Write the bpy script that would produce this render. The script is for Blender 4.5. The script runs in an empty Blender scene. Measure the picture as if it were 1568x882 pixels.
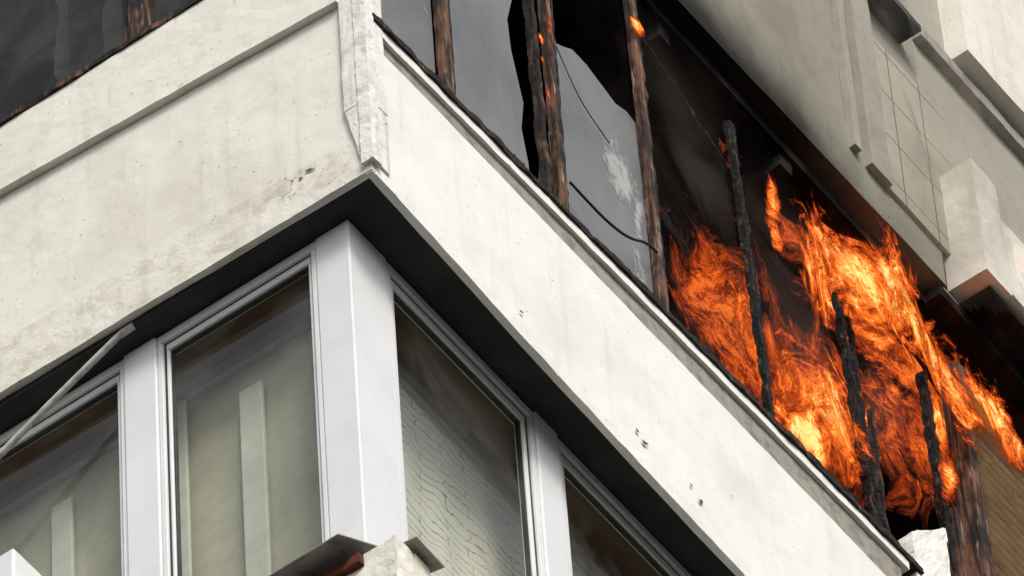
import bpy, bmesh, math, random
from mathutils import Vector, Matrix, noise
random.seed(4)
scene=bpy.context.scene
COL=scene.collection

# ---------------------------------------------------------------- node helpers
class NT:
    def __init__(s,name):
        s.m=bpy.data.materials.new(name); s.m.use_nodes=True
        s.t=s.m.node_tree; s.t.nodes.clear()
        s.out=s.t.nodes.new('ShaderNodeOutputMaterial')
    def n(s,typ,**kw):
        nd=s.t.nodes.new(typ)
        for k,v in kw.items(): setattr(nd,k,v)
        return nd
    def l(s,a,b): s.t.links.new(a,b)
    def put(s,sock,v):
        if hasattr(v,'is_output'): s.l(v,sock)
        else: sock.default_value=v
    def math(s,op,a,b=0.0,c=None,clamp=False):
        nd=s.n('ShaderNodeMath',operation=op,use_clamp=clamp)
        s.put(nd.inputs[0],a); s.put(nd.inputs[1],b)
        if c is not None: s.put(nd.inputs[2],c)
        return nd.outputs[0]
    def mr(s,v,a,b,c=0.0,d=1.0,smooth=True):
        nd=s.n('ShaderNodeMapRange',interpolation_type='SMOOTHSTEP' if smooth else 'LINEAR')
        s.put(nd.inputs['Value'],v)
        nd.inputs['From Min'].default_value=a; nd.inputs['From Max'].default_value=b
        nd.inputs['To Min'].default_value=c; nd.inputs['To Max'].default_value=d
        return nd.outputs[0]
    def mix(s,f,a,b,mode='MIX'):
        nd=s.n('ShaderNodeMix',data_type='RGBA',blend_type=mode)
        s.put(nd.inputs[0],f); s.put(nd.inputs[6],a if hasattr(a,'is_output') else (*a,1)); s.put(nd.inputs[7],b if hasattr(b,'is_output') else (*b,1))
        return nd.outputs[2]
    def co(s,scale=(1,1,1),loc=(0,0,0)):
        tc=s.n('ShaderNodeTexCoord'); mp=s.n('ShaderNodeMapping')
        mp.inputs['Scale'].default_value=scale; mp.inputs['Location'].default_value=loc
        s.l(tc.outputs['Object'],mp.inputs[0]); return mp.outputs[0]
    def noise(s,vec,scale,detail=4,rough=.55,dist=0.0,typ='FBM'):
        nd=s.n('ShaderNodeTexNoise',noise_type=typ)
        s.l(vec,nd.inputs['Vector']); nd.inputs['Scale'].default_value=scale
        nd.inputs['Detail'].default_value=min(detail,5); nd.inputs['Roughness'].default_value=rough
        nd.inputs['Distortion'].default_value=dist
        return nd
    def bump(s,h,st=.3,dist=.01,prev=None):
        b=s.n('ShaderNodeBump'); b.inputs['Strength'].default_value=st; b.inputs['Distance'].default_value=dist
        s.l(h,b.inputs['Height'])
        if prev is not None: s.l(prev,b.inputs['Normal'])
        return b.outputs[0]
    def bsdf(s,col,rough=.8,nrm=None,spec=.3,metal=0.0):
        b=s.n('ShaderNodeBsdfPrincipled')
        s.put(b.inputs['Base Color'],col if hasattr(col,'is_output') else (*col,1))
        s.put(b.inputs['Roughness'],rough); b.inputs['Specular IOR Level'].default_value=spec
        b.inputs['Metallic'].default_value=metal
        if nrm is not None: s.l(nrm,b.inputs['Normal'])
        return b.outputs[0]
    def fin(s,sh): s.l(sh,s.out.inputs[0]); return s.m

def wall_mat(name,base,dirt,crack=.5,soot=None,streak=.3,blotch=.5,bump=.2,spots=.5):
    T=NT(name); v=T.co()
    big=T.noise(v,1.3,5,.62).outputs[0]
    med=T.noise(v,7,5,.68,.6).outputs[0]
    c=T.mix(T.mr(med,.42,.78,0,blotch),base,dirt)
    c=T.mix(T.mr(big,.47,.72,0,.45),c,tuple(x*.88 for x in dirt))
    sv=T.co((9,9,.55)); st=T.noise(sv,1.6,4,.6).outputs[0]
    c=T.mix(T.mr(st,.52,.78,0,streak),c,tuple(x*.65 for x in dirt))
    sp=T.noise(v,38,2,.6).outputs[0]
    c=T.mix(T.mr(sp,.67,.74,0,spots),c,(.22,.19,.14))
    if crack>0.01:
        wv=T.n('ShaderNodeVectorMath',operation='ADD'); T.l(v,wv.inputs[0])
        wn=T.noise(v,5,3,.6); sc=T.n('ShaderNodeVectorMath',operation='SCALE'); sc.inputs['Scale'].default_value=.35
        T.l(wn.outputs[1],sc.inputs[0]); T.l(sc.outputs[0],wv.inputs[1])
        vo=T.n('ShaderNodeTexVoronoi',feature='DISTANCE_TO_EDGE'); vo.inputs['Scale'].default_value=3.2
        T.l(wv.outputs[0],vo.inputs['Vector'])
        cr=T.mr(vo.outputs['Distance'],.0,.010,1,0)
        cm=T.mr(T.noise(v,2.1,2).outputs[0],.54,.68,0,crack)
        c=T.mix(T.math('MULTIPLY',cr,cm),c,(.22,.17,.12))
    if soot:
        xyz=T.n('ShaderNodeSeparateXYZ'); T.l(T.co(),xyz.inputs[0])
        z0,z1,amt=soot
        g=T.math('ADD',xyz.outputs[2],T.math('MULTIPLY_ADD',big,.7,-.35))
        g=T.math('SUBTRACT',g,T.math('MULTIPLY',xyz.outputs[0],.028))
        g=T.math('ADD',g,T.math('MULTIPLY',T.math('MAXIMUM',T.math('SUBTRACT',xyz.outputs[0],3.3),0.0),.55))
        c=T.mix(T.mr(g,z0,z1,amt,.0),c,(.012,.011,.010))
    nb=T.bump(T.noise(v,26,4,.75).outputs[0],bump,.012)
    return T.fin(T.bsdf(c,.88,nb,.15))

def plain_mat(name,c1,c2,scale=6,rough=.5,bump=.05,spec=.3,metal=0.0,sc=(1,1,1),lo=.4,hi=.7):
    T=NT(name); v=T.co(sc)
    n1=T.noise(v,scale,5,.6,.3).outputs[0]
    c=T.mix(T.mr(n1,lo,hi),c1,c2)
    return T.fin(T.bsdf(c,rough,T.bump(T.noise(v,scale*5,3,.6).outputs[0],bump,.01) if bump>.06 else None,spec,metal))

M={}
M['wall_r']=wall_mat('cream_paint',(.83,.82,.77),(.72,.70,.63),.12,blotch=.5,streak=.20,bump=.12)
M['wall_l']=wall_mat('cream_paint_weathered',(.81,.79,.71),(.66,.625,.53),.3,blotch=.55,streak=.24,bump=.14)
M['belt']=wall_mat('peeling_plaster',(.79,.77,.69),(.56,.51,.41),1.0,blotch=.9,streak=.35,bump=.35)
M['pillar']=wall_mat('flaking_paint',(.82,.81,.77),(.50,.43,.34),1.0,blotch=.85,bump=.4,spots=.9,streak=.6)
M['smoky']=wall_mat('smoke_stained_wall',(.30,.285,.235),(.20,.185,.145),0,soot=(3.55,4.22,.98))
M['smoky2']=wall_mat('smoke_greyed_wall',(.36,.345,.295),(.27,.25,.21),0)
M['cream_far']=wall_mat('cream_wall',(.78,.75,.67),(.64,.60,.51),.1)
M['under']=plain_mat('slab_underside_dark',(.022,.026,.026),(.045,.048,.047),3,.8,.2)  # near-black base colour for slab undersides
M['char']=plain_mat('charred_room',(.007,.007,.007),(.035,.029,.026),4,.95,.4,.05)
M['pvc']=plain_mat('white_window_frame',(.80,.81,.82),(.70,.71,.71),3,.35,.02,.4,lo=.3,hi=.8)
M['pvc_grey']=plain_mat('grey_gasket_frame',(.40,.41,.41),(.3,.31,.31),5,.5,.02)
M['gasket']=plain_mat('black_gasket',(.02,.02,.02),(.04,.04,.04),5,.5,.02)
M['metal']=plain_mat('galvanised_flashing',(.26,.25,.23),(.14,.13,.12),9,.5,.15,.4,.4)
M['rust']=plain_mat('rust',(.12,.035,.015),(.04,.02,.015),14,.9,.5)
M['sillgrey']=plain_mat('grey_ledge_strip',(.33,.305,.265),(.20,.18,.155),12,.85,.3)
M['ceiling']=plain_mat('brown_lining',(.17,.10,.06),(.12,.07,.045),4,.7,.1)
M['room']=plain_mat('room_wall',(.26,.25,.21),(.2,.19,.16),4,.8,.1)
M['ground']=plain_mat('asphalt',(.05,.05,.05),(.07,.07,.065),.5,.9,.3)
M['pole']=plain_mat('painted_pole',(.50,.50,.45),(.3,.29,.25),20,.5,.1)
M['rubber']=plain_mat('cable_rubber',(.01,.01,.01),(.02,.02,.02),20,.6,.1)
M['shutter']=plain_mat('brown_shutter',(.54,.42,.29),(.38,.29,.19),6,.6,.2)
M['hole']=plain_mat('chipped_concrete',(.05,.04,.03),(.18,.15,.11),40,.95,.6,lo=.35,hi=.65)

def wood_mat(name,dark=.5):
    T=NT(name); v=T.co((14,14,1.3)); v2=T.co()
    a=T.noise(v,2.2,5,.65,.4).outputs[0]
    b=T.noise(T.co((22,22,2.0),(3,1,2)),2.0,4,.6).outputs[0]
    d=T.noise(v2,5,4,.6).outputs[0]
    c=T.mix(T.mr(a,.40,.62),(.020,.012,.009),(.20,.09,.05))
    c=T.mix(T.mr(b,.57,.70,0,.8),c,(.40,.34,.28))
    c=T.mix(T.mr(d,dark-.10,dark+.10,0,.95),c,(.008,.007,.007))
    return T.fin(T.bsdf(c,.75,T.bump(a,.8,.015),.3))
M['wood']=wood_mat('scorched_wood',.56)
M['wood2']=wood_mat('charred_wood',.43)
def char2():
    T=NT('burnt_black_wood'); v=T.co((24,24,5)); a=T.noise(v,2.5,5,.75,.5).outputs[0]
    c=T.mix(T.mr(a,.55,.70),(.006,.006,.006),(.10,.11,.105))
    e=T.noise(T.co((10,10,4),(5,2,1)),3,4,.6).outputs[0]
    c=T.mix(T.mr(e,.56,.68),c,(.15,.065,.035))
    return T.fin(T.bsdf(c,.8,T.bump(a,1,.03),.25))
M['burnt']=char2()

def glass_mat(name,tint,dirt,amount,refl_rough=.04,lo=.4,hi=.7,sc=(1,1,1),scale=2,base=0.0,f0=.05,fk=1.0):
    T=NT(name)
    tr=T.n('ShaderNodeBsdfTransparent'); tr.inputs[0].default_value=(*tint,1)
    gl=T.n('ShaderNodeBsdfGlossy'); gl.inputs['Roughness'].default_value=refl_rough; gl.inputs[0].default_value=(.9,.9,.9,1)
    lw=T.n('ShaderNodeLayerWeight'); lw.inputs[0].default_value=.5
    fr=T.math('MULTIPLY_ADD',T.math('POWER',lw.outputs['Facing'],4.0),fk,f0,clamp=True)
    m1=T.n('ShaderNodeMixShader'); T.l(fr,m1.inputs[0]); T.l(tr.outputs[0],m1.inputs[1]); T.l(gl.outputs[0],m1.inputs[2])
    nz=T.noise(T.co(sc),scale,4,.6,.8).outputs[0]
    df=T.bsdf(T.mix(T.noise(T.co(),1.4,3).outputs[0],dirt,tuple(x*.5 for x in dirt)),.35,None,.5)
    m2=T.n('ShaderNodeMixShader'); T.l(T.mr(nz,lo,hi,base,amount),m2.inputs[0]); T.l(m1.outputs[0],m2.inputs[1]); T.l(df,m2.inputs[2])
    return T.fin(m2.outputs[0])
M['glass']=glass_mat('window_glass',(.92,.94,.90),(.3,.3,.27),.22)
M['sootglass']=glass_mat('sooty_glass',(.3,.3,.3),(.27,.275,.275),.97,.2,.25,.62,(1,1,.6),2.0,.66)
M['darkglass']=glass_mat('dusty_dark_glass',(.6,.62,.6),(.085,.085,.07),.6,.05,.35,.75,(1,2,2),1.5,.1,f0=.03,fk=.7)

def wavy_refl_mat():  # reflection of an opposite building in the pane, painted as wavy brick lines
    T=NT('wavy_reflection'); v=T.co()
    wn=T.noise(v,2.6,4,.6); sc=T.n('ShaderNodeVectorMath',operation='SCALE'); sc.inputs['Scale'].default_value=.24
    T.l(wn.outputs[1],sc.inputs[0]); ad=T.n('ShaderNodeVectorMath',operation='ADD'); T.l(v,ad.inputs[0]); T.l(sc.outputs[0],ad.inputs[1])
    mp=T.n('ShaderNodeMapping'); mp.inputs['Rotation'].default_value=(math.radians(90),0,0); T.l(ad.outputs[0],mp.inputs[0])
    br=T.n('ShaderNodeTexBrick'); br.inputs['Scale'].default_value=1.0
    br.inputs['Brick Width'].default_value=.30; br.inputs['Row Height'].default_value=.05; br.inputs['Mortar Size'].default_value=.0042; br.inputs['Mortar Smooth'].default_value=.6
    T.l(mp.outputs[0],br.inputs['Vector'])
    c=T.mix(T.noise(v,2.2,4).outputs[0],(.62,.59,.50),(.84,.82,.72))
    fade=T.mr(T.noise(v,4,3).outputs[0],.3,.62,.25,.85)
    c=T.mix(T.math('MULTIPLY',br.outputs['Fac'],fade),c,(.12,.105,.085))
    return T.fin(T.bsdf(c,.9,None,.1))
M['wavy_refl']=wavy_refl_mat()
M['curtain']=plain_mat('greenish_curtain',(.52,.50,.40),(.38,.37,.29),2.5,.9,.05)
M['whitecloth']=plain_mat('white_board',(.70,.70,.63),(.56,.56,.50),3,.7,.05)

def tile_mat():
    T=NT('facade_tiles'); v=T.co()
    mp=T.n('ShaderNodeMapping'); mp.inputs['Rotation'].default_value=(math.radians(90),0,0); T.l(v,mp.inputs[0])
    br=T.n('ShaderNodeTexBrick',offset=0.0); br.inputs['Scale'].default_value=1.0
    br.inputs['Brick Width'].default_value=.26; br.inputs['Row Height'].default_value=.34; br.inputs['Mortar Size'].default_value=.005
    T.l(mp.outputs[0],br.inputs['Vector'])
    c=T.mix(T.noise(v,3,5).outputs[0],(.48,.45,.37),(.30,.275,.225))
    c=T.mix(T.math('MULTIPLY',br.outputs['Fac'],.8),c,(.10,.08,.06))
    return T.fin(T.bsdf(c,.85,T.bump(T.noise(v,30,3).outputs[0],.3,.01),.2))
M['tile']=tile_mat()

# ---------------------------------------------------------------- mesh helpers
def link(me,name,mat,parent=None):
    ob=bpy.data.objects.new(name,me); COL.objects.link(ob)
    if mat: me.materials.append(M[mat] if isinstance(mat,str) else mat)
    if parent: ob.parent=parent
    return ob
def empty(name):
    e=bpy.data.objects.new(name,None); COL.objects.link(e); return e

def hexa_data(c,seg=.06,amp=0.0,freq=6,seed=0):
    c=[Vector(p) for p in c]
    def ln(a,b): return (c[a]-c[b]).length
    if amp>0:
        cap=lambda L,m: max(1,min(m,int(math.ceil(L/seg))))
        nx=cap(max(ln(0,1),ln(4,5)),140); ny=cap(max(ln(0,3),ln(4,7)),140); nz=cap(max(ln(0,4),ln(1,5)),140)
    else: nx=ny=nz=1
    idx={}; vs=[]; fs=[]
    off=Vector((seed*3.1,seed*1.7,seed*2.3))
    def V(i,j,k):
        key=(i,j,k)
        if key in idx: return idx[key]
        u,v,w=i/nx,j/ny,k/nz
        b=(c[0]*(1-u)+c[1]*u)*(1-v)+(c[3]*(1-u)+c[2]*u)*v
        t=(c[4]*(1-u)+c[5]*u)*(1-v)+(c[7]*(1-u)+c[6]*u)*v
        p=b*(1-w)+t*w
        if amp>0:
            p=p+(noise.noise_vector(p*freq+off)+.5*noise.noise_vector(p*freq*2.7+off))*amp
        idx[key]=len(vs); vs.append(p); return idx[key]
    for i in range(nx):
        for j in range(ny):
            fs.append((V(i,j,0),V(i,j+1,0),V(i+1,j+1,0),V(i+1,j,0)))
            fs.append((V(i,j,nz),V(i+1,j,nz),V(i+1,j+1,nz),V(i,j+1,nz)))
    for i in range(nx):
        for k in range(nz):
            fs.append((V(i,0,k),V(i+1,0,k),V(i+1,0,k+1),V(i,0,k+1)))
            fs.append((V(i,ny,k),V(i,ny,k+1),V(i+1,ny,k+1),V(i+1,ny,k)))
    for j in range(ny):
        for k in range(nz):
            fs.append((V(0,j,k),V(0,j,k+1),V(0,j+1,k+1),V(0,j+1,k)))
            fs.append((V(nx,j,k),V(nx,j+1,k),V(nx,j+1,k+1),V(nx,j,k+1)))
    return vs,fs
def mesh_from(parts,name):
    V=[];F=[]
    for vs,fs in parts:
        o=len(V); V+=[tuple(v) for v in vs]; F+=[tuple(i+o for i in f) for f in fs]
    me=bpy.data.meshes.new(name); me.from_pydata(V,[],F); me.update(); return me
def B(x0,x1,y0,y1,z0,z1): return [(x0,y0,z0),(x1,y0,z0),(x1,y1,z0),(x0,y1,z0),(x0,y0,z1),(x1,y0,z1),(x1,y1,z1),(x0,y1,z1)]
def box(name,mat,dims,parent,amp=0,freq=6,seg=.06,bev=0,seed=0):
    boxes=dims if isinstance(dims,list) else [dims]
    parts=[hexa_data(B(*d) if len(d)==6 else d,seg,amp,freq,seed+i) for i,d in enumerate(boxes)]
    ob=link(mesh_from(parts,name),name,mat,parent)
    if bev:
        m=ob.modifiers.new('b','BEVEL'); m.width=bev; m.segments=2; m.limit_method='ANGLE'
    return ob
def flat(name,mat,pts,parent,amp=0):
    me=bpy.data.meshes.new(name); me.from_pydata(pts,[],[tuple(range(len(pts)))]); me.update()
    return link(me,name,mat,parent)

bld=empty('apartment_building')

# ================================================================= main balcony
def RP(x0,x1,y0,y1,zb,zt):
    return [(x0,y0,zb(x0)),(x1,y0,zb(x1)),(x1,y1,zb(x1)),(x0,y1,zb(x0)),(x0,y0,zt(x0)),(x1,y0,zt(x1)),(x1,y1,zt(x1)),(x0,y1,zt(x0))]
zb=lambda x:-.012-.075*min(x,1.2)-.035*max(0,x-1.2)
zt=lambda x:.865+.014*x
zl=lambda x:1.0+.046*x
box('right_parapet','wall_r',[RP(.0,1.2,0,.03,zb,zt),RP(1.2,8,0,.03,zb,zt)],bld,.0025,4,.06,seed=1)
box('right_parapet_edge','wall_r',[RP(.02,1.2,-.004,.02,lambda x:zb(x)-.003,lambda x:zb(x)+.10),RP(1.2,8,-.004,.02,lambda x:zb(x)-.003,lambda x:zb(x)+.10)],bld,.003,9,.04,seed=2)
box('ledge_recess','sillgrey',[RP(.02,3.72,.004,.07,lambda x:zt(x)-.01,lambda x:zl(x)-.055)],bld,.003,8,.05)  # shade of the groove is put into this grey colour
box('ledge_board','wall_r',[RP(.03,3.76,-.016,.08,lambda x:zl(x)-.066,lambda x:zl(x)-.012)],bld,.003,8,.04,seed=5)
box('window_sill','wood2',[RP(.03,3.86,-.028,.13,lambda x:zl(x)-.012,lambda x:zl(x)+.022)],bld,.009,15,.025,seed=6)
box('burnt_debris','burnt',[RP(1.0,3.8,-.01,.06,lambda x:zl(x)+.01,lambda x:zl(x)+.05)],bld,.03,17,.025,seed=66)
def LP(y0,y1,x0,x1,zb_,zt_):
    return [(x0,y0,zb_(y0)),(x1,y0,zb_(y0)),(x1,y1,zb_(y1)),(x0,y1,zb_(y1)),(x0,y0,zt_(y0)),(x1,y0,zt_(y0)),(x1,y1,zt_(y1)),(x0,y1,zt_(y1))]
lz=lambda y:.0+.022*y
lb=lambda y:1.13+.085*y
box('left_parapet','wall_l',[LP(.0,7,0,.03,lz,lb)],bld,.003,4,.07,seed=3)
box('left_parapet_edge','belt',[LP(.0,7,-.004,.02,lambda y:lz(y)-.004,lambda y:.25+.055*y)],bld,.003,7,.05,seed=4)
box('left_sill_board','wall_l',[LP(.10,7,-.035,.09,lb,lambda y:1.68+.01*y)],bld,.003,6,.06,seed=7)
box('left_window_sill','wood2',[LP(.12,7,-.045,.14,lambda y:1.682+.01*y,lambda y:1.712+.01*y)],bld,.010,12,.04,seed=8)
box('corner_pilaster','pillar',[B(-.022,.10,-.018,.10,.42,3.62),[(-.014,-.012,.05),(.10,-.012,.05),(.10,.02,.05),(-.014,.035,.05),(-.021,-.017,.425),(.10,-.017,.425),(.10,.09,.425),(-.021,.098,.425)]],bld,.003,9,.03,seed=9)
box('corner_pilaster_strip','pillar',[B(-.028,.03,-.026,.03,.03,3.6)],bld,.004,16,.025,seed=10)
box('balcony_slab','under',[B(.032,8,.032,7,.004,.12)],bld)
def chip(cx,cz,plane,w,h,seed):
    rnd=random.Random(seed); pts=[]
    for i in range(16):
        a=i/16*math.tau; rr=.45+.8*rnd.random()
        u=cx+math.cos(a)*w*rr; z=cz+math.sin(a)*h*rr+math.cos(a)*w*.3
        pts.append((u,-.009,z) if plane=='R' else (-.009,u,z))
    if plane=='L': pts.reverse()
    return pts
for i,(a,b,p,w,h) in enumerate([(.96,.06,'R',.015,.008),(1.78,.04,'R',.026,.013),(1.73,.07,'R',.010,.014),(2.16,.04,'R',.020,.014),(2.10,.08,'R',.009,.014),(.285,.215,'L',.024,.009),(.33,.20,'L',.010,.009),(.55,.42,'L',.006,.005),(.9,.9,'L',.006,.005),(2.4,.3,'R',.006,.006),(1.2,.5,'R',.005,.005),(.7,.6,'R',.005,.004),(1.4,.7,'L',.005,.005)]):
    flat('paint_chip','hole',chip(a,b,p,w,h,i),bld)

# ================================================================= burnt loggia (upper)
box('burnt_room',"char",[B(.14,8,1.5,1.56,.12,3.7),B(1.5,1.56,1.5,7,.12,3.7),B(.14,8,.14,7,.12,.15)],bld)
box('burnt_ceiling','char',[B(.10,4.40,.08,7,3.60,3.66),B(4.40,8,.005,7,3.62,3.69)],bld,.0)
box('ceiling_ribs','char',[B(x,x+.08,.1,1.5,3.5,3.6) for x in (1.2,2.4,3.3,4.1)],bld,.01,8,.06)
def beam(x0,y0,z0,x1,y1,z1,w=.03): # leaning charred batten
    return [(x0,y0,z0),(x0+w,y0,z0),(x0+w,y0+w,z0),(x0,y0+w,z0),(x1,y1,z1),(x1+w,y1,z1),(x1+w,y1+w,z1),(x1,y1+w,z1)]
box('fallen_battens','burnt',[beam(2.15,.25,2.3,2.55,.6,3.6),beam(2.35,.15,1.5,2.2,.5,3.4,.022),beam(3.0,.3,2.4,2.75,.6,3.6,.025),beam(2.9,.10,3.0,2.15,.12,3.45,.02)],bld,.010,11,.03,seed=71)
def post(name,mat,x0,x1,y0,y1,z0,z1,amp=.006,freq=9,lean=0,seed=0):
    c=B(x0,x1,y0,y1,z0,z1); c=[(p[0]+(lean if i>=4 else 0),p[1],p[2]) for i,p in enumerate(c)]
    return box(name,mat,[c],bld,amp,freq,.02,seed=seed)
post('window_mullion','wood',.575,.625,.01,.05,1.03,3.6,.003,11,seed=1)
post('window_mullion','wood2',.640,.655,.02,.05,1.03,3.6,.004,12,seed=12)
post('window_mullion','wood2',1.295,1.325,.03,.07,1.05,3.6,.008,9,-.03,seed=2)
post('window_mullion','wood',1.345,1.38,.0,.04,1.05,3.6,.004,10,.0,seed=3)
post('window_mullion','wood2',1.392,1.405,.01,.04,1.05,3.6,.005,14,.015,seed=13)
post('window_mullion','wood',2.055,2.095,.01,.045,1.08,3.6,.004,9,-.03,seed=4)
post('window_mullion','wood2',2.105,2.12,.02,.05,1.08,3.6,.008,13,-.02,seed=14)
post('window_mullion','burnt',2.805,2.835,.0,.03,1.12,3.15,.010,15,-.07,seed=5)
post('window_mullion','burnt',2.85,2.862,.02,.04,1.12,2.6,.012,16,-.03,seed=15)
post('window_mullion','burnt',3.55,3.58,.0,.035,1.15,2.72,.013,14,-.07,seed=6)
post('window_mullion','burnt',3.61,3.635,.02,.05,1.15,2.66,.015,13,-.03,seed=16)
post('window_mullion','wood2',3.66,3.68,.01,.04,1.15,2.1,.010,13,.0,seed=26)
post('window_mullion','burnt',4.18,4.215,.0,.04,1.3,2.80,.012,13,-.05,seed=7)
post('window_mullion','wood',4.25,4.28,.0,.04,1.3,2.0,.004,9,.0,seed=17)
box('window_head','burnt',[B(.1,2.2,.02,.09,3.5,3.6)],bld,.02,8,.05)
flat('sooty_pane','sootglass',[(.12,.05,1.04),(.56,.05,1.04),(.56,.05,3.5),(.12,.05,3.5)],bld)
def ragged(x0,x1,y,z0,ztops,name,mat='sootglass'):
    flat(name,mat,[(x0,y,z0),(x1,y,z0)]+ztops,bld)
ragged(.66,1.20,.05,1.06,[(1.19,.05,1.3),(1.16,.05,1.5),(1.19,.05,1.7),(1.13,.05,2.0),(1.12,.05,2.2),(1.17,.05,2.4),(1.20,.05,2.6),(1.2,.05,3.5),(.66,.05,3.5)],'sooty_pane')
ragged(1.41,2.05,.05,1.08,[(2.06,.05,2.45),(1.98,.05,2.47),(1.9,.05,2.44),(1.8,.05,2.47),(1.7,.05,2.50),(1.6,.05,2.50),(1.52,.05,2.44),(1.47,.05,2.41),(1.41,.05,2.5)],'sooty_pane')
def patch_mat():
    T=NT('scraped_soot'); n1=T.noise(T.co((1,1,.6)),16,5,.75,.5).outputs[0]
    at=T.n('ShaderNodeAttribute',attribute_name='mask')
    a=T.math('MULTIPLY',T.mr(T.math('ADD',n1,T.math('MULTIPLY',at.outputs['Fac'],.5)),.62,.92),.75)
    tr=T.n('ShaderNodeBsdfTransparent'); d=T.bsdf((.52,.53,.52),.6)
    mx=T.n('ShaderNodeMixShader'); T.l(a,mx.inputs[0]); T.l(tr.outputs[0],mx.inputs[1]); T.l(d,mx.inputs[2])
    return T.fin(mx.outputs[0])
PATCH=patch_mat()

box('left_window_mullion','wood',[B(.03,.09,1.09,1.17,1.70,3.6)],bld,.004,9,.03,seed=21)
box('left_window_mullion','wood2',[B(.05,.10,1.185,1.215,1.70,3.6)],bld,.006,9,.03,seed=22)
box('left_window_mullion','wood',[B(.03,.09,2.5,2.6,1.70,3.6)],bld,.008,9,.03,seed=23)
flat('left_window_pane','darkglass',[(.07,.11,1.70),(.07,.11,3.6),(.07,7,3.6),(.07,7,1.70)],bld)
box('left_room_curtain','room',[B(.3,.32,1.35,1.75,1.3,2.9),B(.3,.32,.5,.9,1.3,3.0)],bld,.03,5,.05)

# ================================================================= lower glazed loggia
P='pvc'
box('corner_frame_post',P,[B(.135,.385,.22,.38,-2.10,-.0)],bld,bev=.006)
def window_R(x0,x1,z0,z1,y):
    f=.045
    box('window_frame',P,[B(x0,x1,y+.004,y+.06,z1-f,z1),B(x0,x1,y+.004,y+.06,z0,z0+f),B(x0,x0+f*.6,y+.005,y+.06,z0+f,z1-f),B(x1-f*.6,x1,y+.005,y+.06,z0+f,z1-f)],bld,bev=.003)
    a,b,c,d=x0+f*.6,x1-f*.6,z0+f,z1-f; g=.012
    box('window_gasket','gasket',[B(a,b,y+.02,y+.05,d-g,d),B(a,b,y+.02,y+.05,c,c+g),B(a,a+g,y+.02,y+.05,c+g,d-g),B(b-g,b,y+.02,y+.05,c+g,d-g)],bld)
    a+=g;b-=g;c+=g;d-=g; s=.04
    box('window_sash',P,[B(a,b,y+.018,y+.06,d-s,d),B(a,b,y+.018,y+.06,c,c+s),B(a,a+s*.5,y+.019,y+.06,c+s,d-s),B(b-s*.5,b,y+.019,y+.06,c+s,d-s)],bld,bev=.004)
    a+=s*.5;b-=s*.5;c+=s;d-=s
    box('window_gasket','gasket',[B(a,b,y+.03,y+.05,d-g,d),B(a,a+g*.7,y+.03,y+.05,c,d-g),B(b-g*.7,b,y+.03,y+.05,c,d-g)],bld)
    flat('window_pane','glass',[(a,y+.04,c),(b,y+.04,c),(b,y+.04,d),(a,y+.04,d)],bld)
def window_L(y0,y1,z0,z1,x):
    f=.045
    box('window_frame',P,[B(x+.004,x+.06,y0,y1,z1-f,z1),B(x+.004,x+.06,y0,y1,z0,z0+f),B(x+.005,x+.06,y0,y0+f*.5,z0+f,z1-f),B(x+.005,x+.06,y1-f*.5,y1,z0+f,z1-f)],bld,bev=.003)
    a,b,c,d=y0+f*.5,y1-f*.5,z0+f,z1-f; g=.010
    box('window_gasket','gasket',[B(x+.02,x+.05,a,b,d-g,d),B(x+.02,x+.05,a,b,c,c+g),B(x+.02,x+.05,a,a+g,c+g,d-g),B(x+.02,x+.05,b-g,b,c+g,d-g)],bld)
    a+=g;b-=g;c+=g;d-=g; s=.035
    box('window_sash',P,[B(x+.018,x+.06,a,b,d-s,d),B(x+.018,x+.06,a,b,c,c+s),B(x+.019,x+.06,a,a+s*.4,c+s,d-s),B(x+.019,x+.06,b-s*.4,b,c+s,d-s)],bld,bev=.004)
    a+=s*.4;b-=s*.4;c+=s;d-=s
    box('window_gasket','gasket',[B(x+.03,x+.05,a,b,d-g,d),B(x+.03,x+.05,a,a+g*.7,c,d-g),B(x+.03,x+.05,b-g*.7,b,c,d-g)],bld)
    flat('window_pane','glass',[(x+.04,a,c),(x+.04,a,d),(x+.04,b,d),(x+.04,b,c)],bld)
window_R(.388,1.345,-2.1,-.006,.22)
box('window_post',P,[B(1.348,1.50,.215,.29,-2.1,-.002)],bld,bev=.006)
window_R(1.503,2.42,-2.1,-.006,.22)
box('window_post',P,[B(2.423,2.57,.215,.29,-2.1,-.002)],bld,bev=.006)
window_R(2.573,3.5,-2.1,-.006,.22)
window_L(.383,1.15,-2.05,-.004,.135)
box('window_post',P,[B(.130,.20,1.153,1.31,-2.05,.0)],bld,bev=.006)
window_L(1.313,2.3,-2.05,-.004,.135)
box('window_post',P,[B(.130,.20,2.303,2.46,-2.05,.0)],bld,bev=.006)
window_L(2.463,3.5,-2.05,-.004,.135)
box('loggia_ceiling','ceiling',[B(.21,5,.30,5,-.05,-.03)],bld)
box('slab_reflection_bar','pvc_grey',[B(.42,5,.47,.52,-.13,-.05),B(.36,.41,.42,5,-.13,-.05)],bld,bev=.005)  # grey bars stand in for the slab edge reflected in the panes
box('inner_wall','room',[B(.42,5,.62,.66,-3.4,-.06),B(.52,.56,.66,5,-3.4,-.06)],bld)
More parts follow.
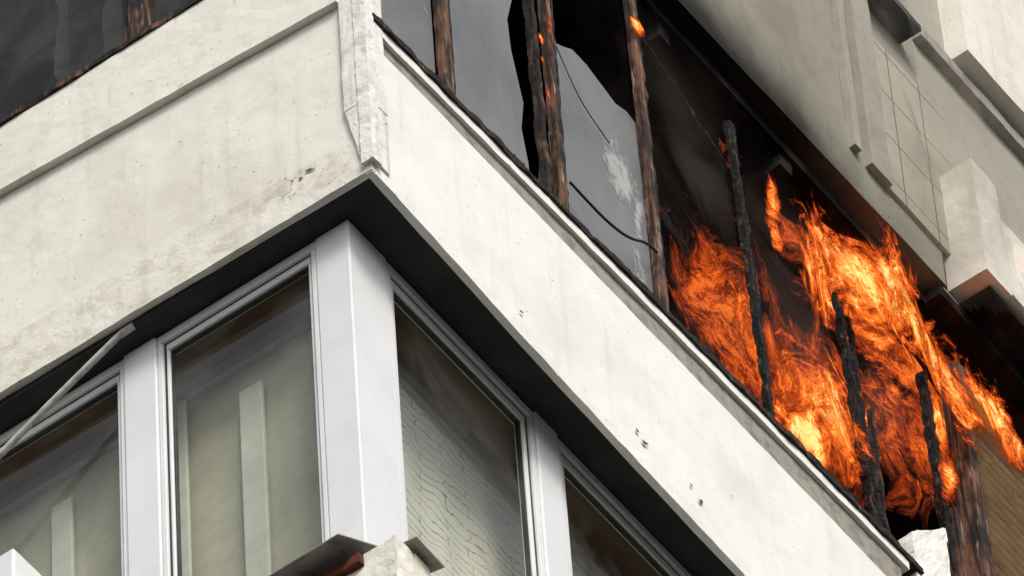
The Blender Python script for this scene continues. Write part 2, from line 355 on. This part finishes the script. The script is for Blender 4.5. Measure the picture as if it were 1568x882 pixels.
def cloth(name,mat,axis,u0,u1,z0,z1,pos,amp,freq,seed=0):
    nu=int((u1-u0)/.012); nz=14; vs=[];fs=[]
    for j in range(nz+1):
        for i in range(nu+1):
            u=u0+(u1-u0)*i/nu; z=z0+(z1-z0)*j/nz
            w=math.sin(u*freq+1.3*noise.noise(Vector((u*2+seed,z*.6,0))))*amp*(1.1-.5*j/nz)
            vs.append((u,pos+w,z) if axis=='x' else (pos+w,u,z))
    for j in range(nz):
        for i in range(nu):
            q=j*(nu+1)+i; fs.append((q,q+1,q+nu+2,q+nu+1))
    me=mesh_from([(vs,fs)],name)
    for p in me.polygons: p.use_smooth=True
    return link(me,name,mat)
cloth('reflection_sheet','wavy_refl','x',.45,2.9,-2.6,-.13,.495,.006,22)  # added sheet behind the panes that carries the painted reflection
cloth('curtain','curtain','y',.44,3.2,-2.6,-.13,.395,.006,26)
box('inner_boards','whitecloth',[B(.360,.380,.82,.93,-1.6,-.30),B(.362,.380,1.19,1.25,-2.4,-.13),B(.36,.380,.50,.56,-2.4,-.13),B(.36,.38,1.75,1.85,-2.4,-.3)],bld,bev=.004)

box('lower_parapet','belt',[B(.09,.20,.055,.20,-3.6,-2.07),B(.20,.30,.055,.20,-3.6,-2.07),B(.09,.19,.20,6,-3.6,-2.12),B(.30,8,.10,.2,-3.6,-2.25)],bld,.006,8,.05,seed=31)
def slab(name,mat,top,th):
    n=len(top); vs=[Vector(p) for p in top]+[Vector(p)-Vector((0,0,th)) for p in top]
    fs=[tuple(range(n)),tuple(reversed(range(n,2*n)))]+[(i,i+n,(i+1)%n+n,(i+1)%n) for i in range(n)]
    return link(mesh_from([(vs,fs)],name),name,mat,bld)
slab('metal_flashing','metal',[(-.04,.22,-2.06),(.14,.16,-2.01),(.14,1.6,-2.01),(-.04,1.6,-2.07)],.006)
slab('metal_flashing','metal',[(.16,.01,-2.045),(.33,.01,-2.06),(.33,.22,-2.01),(.16,.22,-2.01)],.006)
box('rusty_joint','rust',[B(.06,.092,.2,1.6,-2.13,-2.085)],bld,.01,12,.04)

def tube(name,mat,pts,rad,parent=None):
    cu=bpy.data.curves.new(name,'CURVE'); cu.dimensions='3D'; cu.bevel_depth=rad; cu.bevel_resolution=4; cu.use_fill_caps=True
    sp=cu.splines.new('NURBS' if len(pts)>2 else 'POLY'); sp.points.add(len(pts)-1)
    for q,p in zip(sp.points,pts): q.co=(*p,1)
    if len(pts)>2: sp.use_endpoint_u=True; sp.order_u=3
    ob=bpy.data.objects.new(name,cu); COL.objects.link(ob); cu.materials.append(M[mat])
    if parent: ob.parent=parent
    return ob
cp=empty('clothesline_pole')
tube('pole','pole',[(.04,1.235,.01),(.02,1.55,-.17),(.0,1.9,-.385),(-.02,2.6,-.80)],.014,cp)
tube('hook','pole',[(.045,1.19,.012),(.04,1.21,.006),(.04,1.25,.0)],.016,cp)
tube('electric_cable','rubber',[(1.41,.0,1.36),(1.50,-.01,1.33),(1.65,-.02,1.31),(1.80,-.02,1.36),(1.95,-.01,1.50),(2.03,.0,1.52)],.006)
tube('telephone_wire','rubber',[(1.44,.03,2.35),(1.55,.035,2.2),(1.65,.035,2.1),(1.80,.035,2.05)],.0025)

# ================================================================= upper storeys / right-hand bay
ub=lambda x:3.605+.028*x
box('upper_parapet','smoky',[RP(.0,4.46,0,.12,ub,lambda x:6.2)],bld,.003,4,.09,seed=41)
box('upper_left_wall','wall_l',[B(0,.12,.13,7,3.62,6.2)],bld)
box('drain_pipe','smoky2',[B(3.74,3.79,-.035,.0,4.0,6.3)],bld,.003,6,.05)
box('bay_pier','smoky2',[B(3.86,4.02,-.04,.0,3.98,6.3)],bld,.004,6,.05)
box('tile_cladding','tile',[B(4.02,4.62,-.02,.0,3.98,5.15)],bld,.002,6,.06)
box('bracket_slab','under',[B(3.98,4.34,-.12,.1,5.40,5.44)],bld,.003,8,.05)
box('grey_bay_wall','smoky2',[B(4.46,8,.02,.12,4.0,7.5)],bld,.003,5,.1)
box('bay_ledge','sillgrey',[B(4.50,8,-.03,.02,5.62,5.70)],bld,.004,8,.05)
box('far_parapet','cream_far',[B(4.80,8,-.10,.10,5.76,8)],bld,.004,5,.1)
box('projecting_parapet','cream_far',[B(4.50,4.70,-.19,.02,3.74,4.55),B(4.70,8,-.19,.02,3.76,4.30)],bld,.005,8,.05)
box('bay_soffit','char',[B(4.58,8,-.15,1.5,3.70,3.73)],bld)
box('concrete_block','wall_r',[[(3.83,-.01,1.0),(4.12,-.01,1.0),(4.12,.12,1.0),(3.83,.12,1.0),(3.83,-.01,1.42),(4.12,-.01,1.72),(4.12,.12,1.72),(3.83,.12,1.42)]],bld,.008,9,.04)
sl=[]
zz=1.2
while zz<3.05:
    sl.append([(4.46,-.03,zz),(6.5,-.03,zz),(6.5,.06,zz),(4.46,.06,zz),(4.46,.01,zz+.066),(6.5,.01,zz+.066),(6.5,.06,zz+.066),(4.46,.06,zz+.066)]); zz+=.067
box('window_shutter','shutter',sl,bld)
box('shutter_frame','wood',[B(4.38,4.455,-.035,.06,1.2,3.1)],bld,.004,9,.04)
fl=[];dk=[]
for k in range(2,8):
    z=-3.65*k
    fl+= [B(0.05,8,.0,.1,z,z+1.5),B(.0,.1,.1,7,z,z+1.5)]
    dk+= [B(.22,8,.22,.3,z+1.5,z+3.65),B(.14,.22,.3,7,z+1.5,z+3.65)]
box('lower_parapets','wall_r',fl,bld); box('lower_windows','darkglass',dk,bld)
box('building_core','room',[B(1.7,12,1.7,12,-28.4,9)],bld)

me=bpy.data.meshes.new('ground'); G=-28.43
me.from_pydata([(-600,-600,G),(600,-600,G),(600,600,G),(-600,600,G)],[],[(0,1,2,3)]); link(me,'ground','ground')
wbox=empty('unidentified_white_box')  # stand-in for a small white object of unknown kind
box('box_body','pvc',[B(-.12,.13,1.66,2.4,-1.6,-1.13)],wbox,bev=.01)
box('box_slats','pvc_grey',[B(-.126,-.121,1.74,2.1,-1.55+i*.04,-1.53+i*.04) for i in range(8)],wbox)

# ================================================================= fire
def flame_mat(name,seed,gain,dens,bias=0.0,deep=1.0):
    T=NT(name)
    at=T.n('ShaderNodeAttribute',attribute_name='mask'); mask=at.outputs['Fac']
    v=T.co((1.0,1.0,.85),(seed,seed*.7,seed*1.3))
    wn=T.noise(v,2.6,2,.5); sc=T.n('ShaderNodeVectorMath',operation='SCALE'); sc.inputs['Scale'].default_value=.40
    T.l(wn.outputs[1],sc.inputs[0]); ad=T.n('ShaderNodeVectorMath',operation='ADD'); T.l(v,ad.inputs[0]); T.l(sc.outputs[0],ad.inputs[1])
    w=ad.outputs[0]
    a=T.mr(T.noise(w,4.4,5,.72,.7).outputs[0],.32,.68,0,1,False)
    r1=T.noise(w,10.0,5,.72,.8).outputs[0]
    rid=T.math('SUBTRACT',1.0,T.math('MULTIPLY',T.math('ABSOLUTE',T.math('SUBTRACT',r1,.5)),7.0),clamp=True)
    r2=T.noise(w,30.0,4,.70,.7).outputs[0]
    rid2=T.math('SUBTRACT',1.0,T.math('MULTIPLY',T.math('ABSOLUTE',T.math('SUBTRACT',r2,.5)),7.0),clamp=True)
    fil=T.math('ADD',T.math('MULTIPLY',rid,.40),T.math('MULTIPLY',rid2,.36))
    t=T.math('SUBTRACT',T.math('ADD',T.math('MULTIPLY',mask,1.3),a),1.0-bias)
    t=T.mr(t,0,1.0,0,1,False)
    lum=T.math('MULTIPLY',t,T.math('ADD',T.math('MULTIPLY',a,.50),fil))
    lum=T.math('MULTIPLY',lum,deep)
    cr=T.n('ShaderNodeValToRGB'); T.l(lum,cr.inputs[0]); e=cr.color_ramp.elements
    e[0].position=0; e[0].color=(.012,.005,.003,1)
    e[1].position=1.0; e[1].color=(1,.50,.16,1)
    for p,c in ((.10,(.07,.012,.004,1)),(.24,(.32,.038,.007,1)),(.42,(.80,.115,.014,1)),(.64,(1,.20,.025,1)),(.84,(1,.33,.06,1))):
        x=e.new(p); x.color=c
    em=T.n('ShaderNodeEmission'); T.l(cr.outputs[0],em.inputs[0])
    T.l(T.math('MULTIPLY_ADD',lum,gain,.8),em.inputs[1])
    tr=T.n('ShaderNodeBsdfTransparent')
    al=T.math('MULTIPLY',T.mr(t,0,.30,0,1),T.math('ADD',T.math('MULTIPLY',a,.55),T.math('MULTIPLY_ADD',fil,.7,dens)),clamp=True)
    mx=T.n('ShaderNodeMixShader'); T.l(al,mx.inputs[0]); T.l(tr.outputs[0],mx.inputs[1]); T.l(em.outputs[0],mx.inputs[2])
    m=T.fin(mx.outputs[0])
    try: m.cycles.emission_sampling='NONE'
    except Exception as ex: print(ex)
    return m
def sheet(name,mat,y0,blobs,parent,seed,wob=.10,step=.022,warp=.13,thr=.05,off=(0,0)):
    blobs=[(b[0]+off[0],b[1]+off[1],b[2],b[3],b[4]) for b in blobs]
    x0=min(b[0]-2.2*b[2] for b in blobs); x1=max(b[0]+2.2*b[2] for b in blobs)
    z0=min(b[1]-2.2*b[3] for b in blobs); z1=max(b[1]+2.2*b[3] for b in blobs)
    nx=int((x1-x0)/step)+1; nz=int((z1-z0)/step)+1
    vs=[];mk=[]
    for j in range(nz+1):
        for i in range(nx+1):
            x=x0+i*step; z=z0+j*step
            wv=noise.noise_vector(Vector((x*2.2,seed,z*1.5)))*warp
            m=0
            for b in blobs:
                q=((x+wv.x-b[0])/b[2])**2+((z+wv.z-b[1])/b[3])**2
                if q<6: m=max(m,b[4]*math.exp(-q*.9))
            y=y0+wob*noise.noise(Vector((x*1.6,seed*2.0,z*1.6)))+ (0.03*math.sin(x*9+seed) if wob>.05 else 0)
            vs.append((x,y,z)); mk.append(m)
    fs=[]; W=nx+1
    for j in range(nz):
        for i in range(nx):
            q=j*W+i; f=(q,q+1,q+W+1,q+W)
            if max(mk[k] for k in f)>thr: fs.append(f)
    me=bpy.data.meshes.new(name); me.from_pydata(vs,[],fs)
    a=me.attributes.new('mask','FLOAT','POINT'); a.data.foreach_set('value',mk)
    for p in me.polygons: p.use_smooth=True
    return link(me,name,mat,parent)
sheet('scraped_soot_patch',PATCH,.046,[(1.86,1.92,.10,.20,.9),(1.95,1.4,.04,.2,.7),(1.98,1.75,.03,.3,.7),(.53,1.9,.02,.5,.6)],bld,4.4,.0,.03,.03)
fire=empty('flames')
F1=flame_mat('flame_front',2.3,1.0,.05,-.02,1.20); F2=flame_mat('flame_mid',7.9,.9,.22,.06,1.12); F3=flame_mat('flame_back',12.7,.4,.45,.22,.60)
back=[(2.62,1.67,.40,.55,.95),(3.1,1.75,.4,.45,.8),(3.35,1.75,.45,.5,.95),(3.75,2.9,.55,.50,.95),(4.2,2.9,.5,.5,.95),(4.7,3.0,.4,.35,.8),(4.0,2.2,.45,.5,.75)]
mid=[(3.29,1.69,.32,.36,1.05),(3.14,1.42,.24,.20,.95),(3.46,2.07,.19,.30,.9),(3.75,3.02,.38,.42,1.1),(3.45,2.80,.24,.26,.85),(4.01,2.95,.30,.30,.95),(4.28,3.0,.34,.30,1.0),(4.55,3.0,.32,.26,.95),(3.95,1.85,.14,.26,.65),(2.64,1.75,.22,.38,.55),(4.3,2.6,.22,.3,.75),(3.85,2.4,.22,.3,.6)]
front=[(3.74,3.05,.28,.32,1.05),(3.92,3.46,.24,.32,.85),(4.10,3.45,.14,.24,.65),(3.58,2.80,.20,.20,.85),(4.33,2.85,.13,.40,.85),(4.20,2.24,.07,.24,.9),(4.55,2.98,.22,.18,.85),(4.80,3.12,.26,.18,.9),(3.33,1.72,.22,.28,.9),(2.975,2.74,.06,.22,.95),(3.0,2.5,.04,.12,.75),(4.0,2.9,.18,.2,.75),(3.92,1.85,.06,.18,.75)]
sheet('flame_tongues_back',F3,.30,back,fire,1.1,.12,.035,off=(.42,.62))
sheet('flame_tongues_mid',F2,.12,mid,fire,5.2,.10,.025,off=(.17,.27))
sheet('flame_tongues_front',F1,-.08,front,fire,9.4,.06,off=(-.10,-.15))
em=[(1.33,2.30,.03,.11,.95),(1.25,2.18,.025,.05,.95),(1.24,2.02,.02,.04,.95),(1.26,1.80,.018,.05,.95),(2.02,3.1,.05,.07,.85),(1.9,3.25,.05,.05,.8)]
sheet('ember_flames',F1,-.02,em,fire,3.3,.02,.012,.03)
sheet('flame_lick',F1,-.25,[(4.95,4.15,.12,.16,.9)],fire,6.3,.03)

def smoke_mat(name,col,op,seed):
    T=NT(name); at=T.n('ShaderNodeAttribute',attribute_name='mask')
    n1=T.noise(T.co((1,1,.7),(seed,0,0)),1.8,5,.55,.8).outputs[0]
    f=T.math('MULTIPLY',at.outputs['Fac'],T.mr(n1,.35,.7,.15,1.0))
    df=T.n('ShaderNodeBsdfDiffuse'); df.inputs[0].default_value=(*col,1)
    tl=T.n('ShaderNodeBsdfTranslucent'); tl.inputs[0].default_value=(*col,1)
    a=T.n('ShaderNodeMixShader'); a.inputs[0].default_value=.4; T.l(df.outputs[0],a.inputs[1]); T.l(tl.outputs[0],a.inputs[2])
    tr=T.n('ShaderNodeBsdfTransparent'); mx=T.n('ShaderNodeMixShader'); T.l(T.math('MULTIPLY',f,op),mx.inputs[0]); T.l(tr.outputs[0],mx.inputs[1]); T.l(a.outputs[0],mx.inputs[2])
    return T.fin(mx.outputs[0])
smk=empty('smoke')
sheet('smoke_outside',smoke_mat('smoke_haze',(.40,.36,.31),.85,0),-.25,[(3.9,3.75,.35,.4,.7),(4.2,4.2,.5,.5,.75),(4.5,4.6,.4,.4,.6),(3.6,4.6,.6,.7,.35)],smk,2.0,.15,.05)
sheet('smoke_inside',smoke_mat('smoke_dark',(.13,.11,.10),.7,4),.06,[(3.1,2.4,.5,.6,.6),(3.95,2.35,.25,.3,.7),(2.5,2.6,.5,.6,.55),(4.3,2.4,.25,.25,.5),(2.4,1.6,.3,.4,.4)],smk,7.0,.02,.05)

# ================================================================= light
w=bpy.data.worlds.new('World'); scene.world=w; w.use_nodes=True
nt=w.node_tree; bg=nt.nodes['Background']
sky=nt.nodes.new('ShaderNodeTexSky'); sky.sky_type='NISHITA'; sky.sun_disc=False
az=math.radians(218); el=math.radians(40)
sky.sun_elevation=el; sky.sun_rotation=az; sky.dust_density=4; sky.air_density=1.0
hs=nt.nodes.new('ShaderNodeHueSaturation'); hs.inputs['Saturation'].default_value=.35
nt.links.new(sky.outputs[0],hs.inputs['Color']); nt.links.new(hs.outputs[0],bg.inputs[0]); bg.inputs[1].default_value=.15
sd=bpy.data.lights.new('sun','SUN'); sd.energy=2.15; sd.angle=math.radians(18); sd.color=(1,.975,.92)
so=bpy.data.objects.new('sun',sd); COL.objects.link(so)
dirv=Vector((math.sin(az)*math.cos(el),math.cos(az)*math.cos(el),math.sin(el)))
so.rotation_euler=dirv.to_track_quat('Z','Y').to_euler(); so.location=(-10,-10,20)

# ================================================================= camera
n=Vector((0.52,0.335,0.786)).normalized()
r=Vector((0.5917,-0.8043,-0.049)); r=(r-n*r.dot(n)).normalized(); u=r.cross(n)
cd=bpy.data.cameras.new('camera'); cam=bpy.data.objects.new('camera',cd); COL.objects.link(cam)
R=Matrix((r,u,-n)).transposed().to_4x4(); R.translation=Vector((-16.9478,-11.5098,-26.8301)); cam.matrix_world=R
cd.sensor_width=36; cd.lens=36*13500/1568; cd.clip_start=.5; cd.clip_end=3000
scene.camera=cam
scene.view_settings.view_transform='Standard'; scene.view_settings.look='None'; scene.view_settings.exposure=0
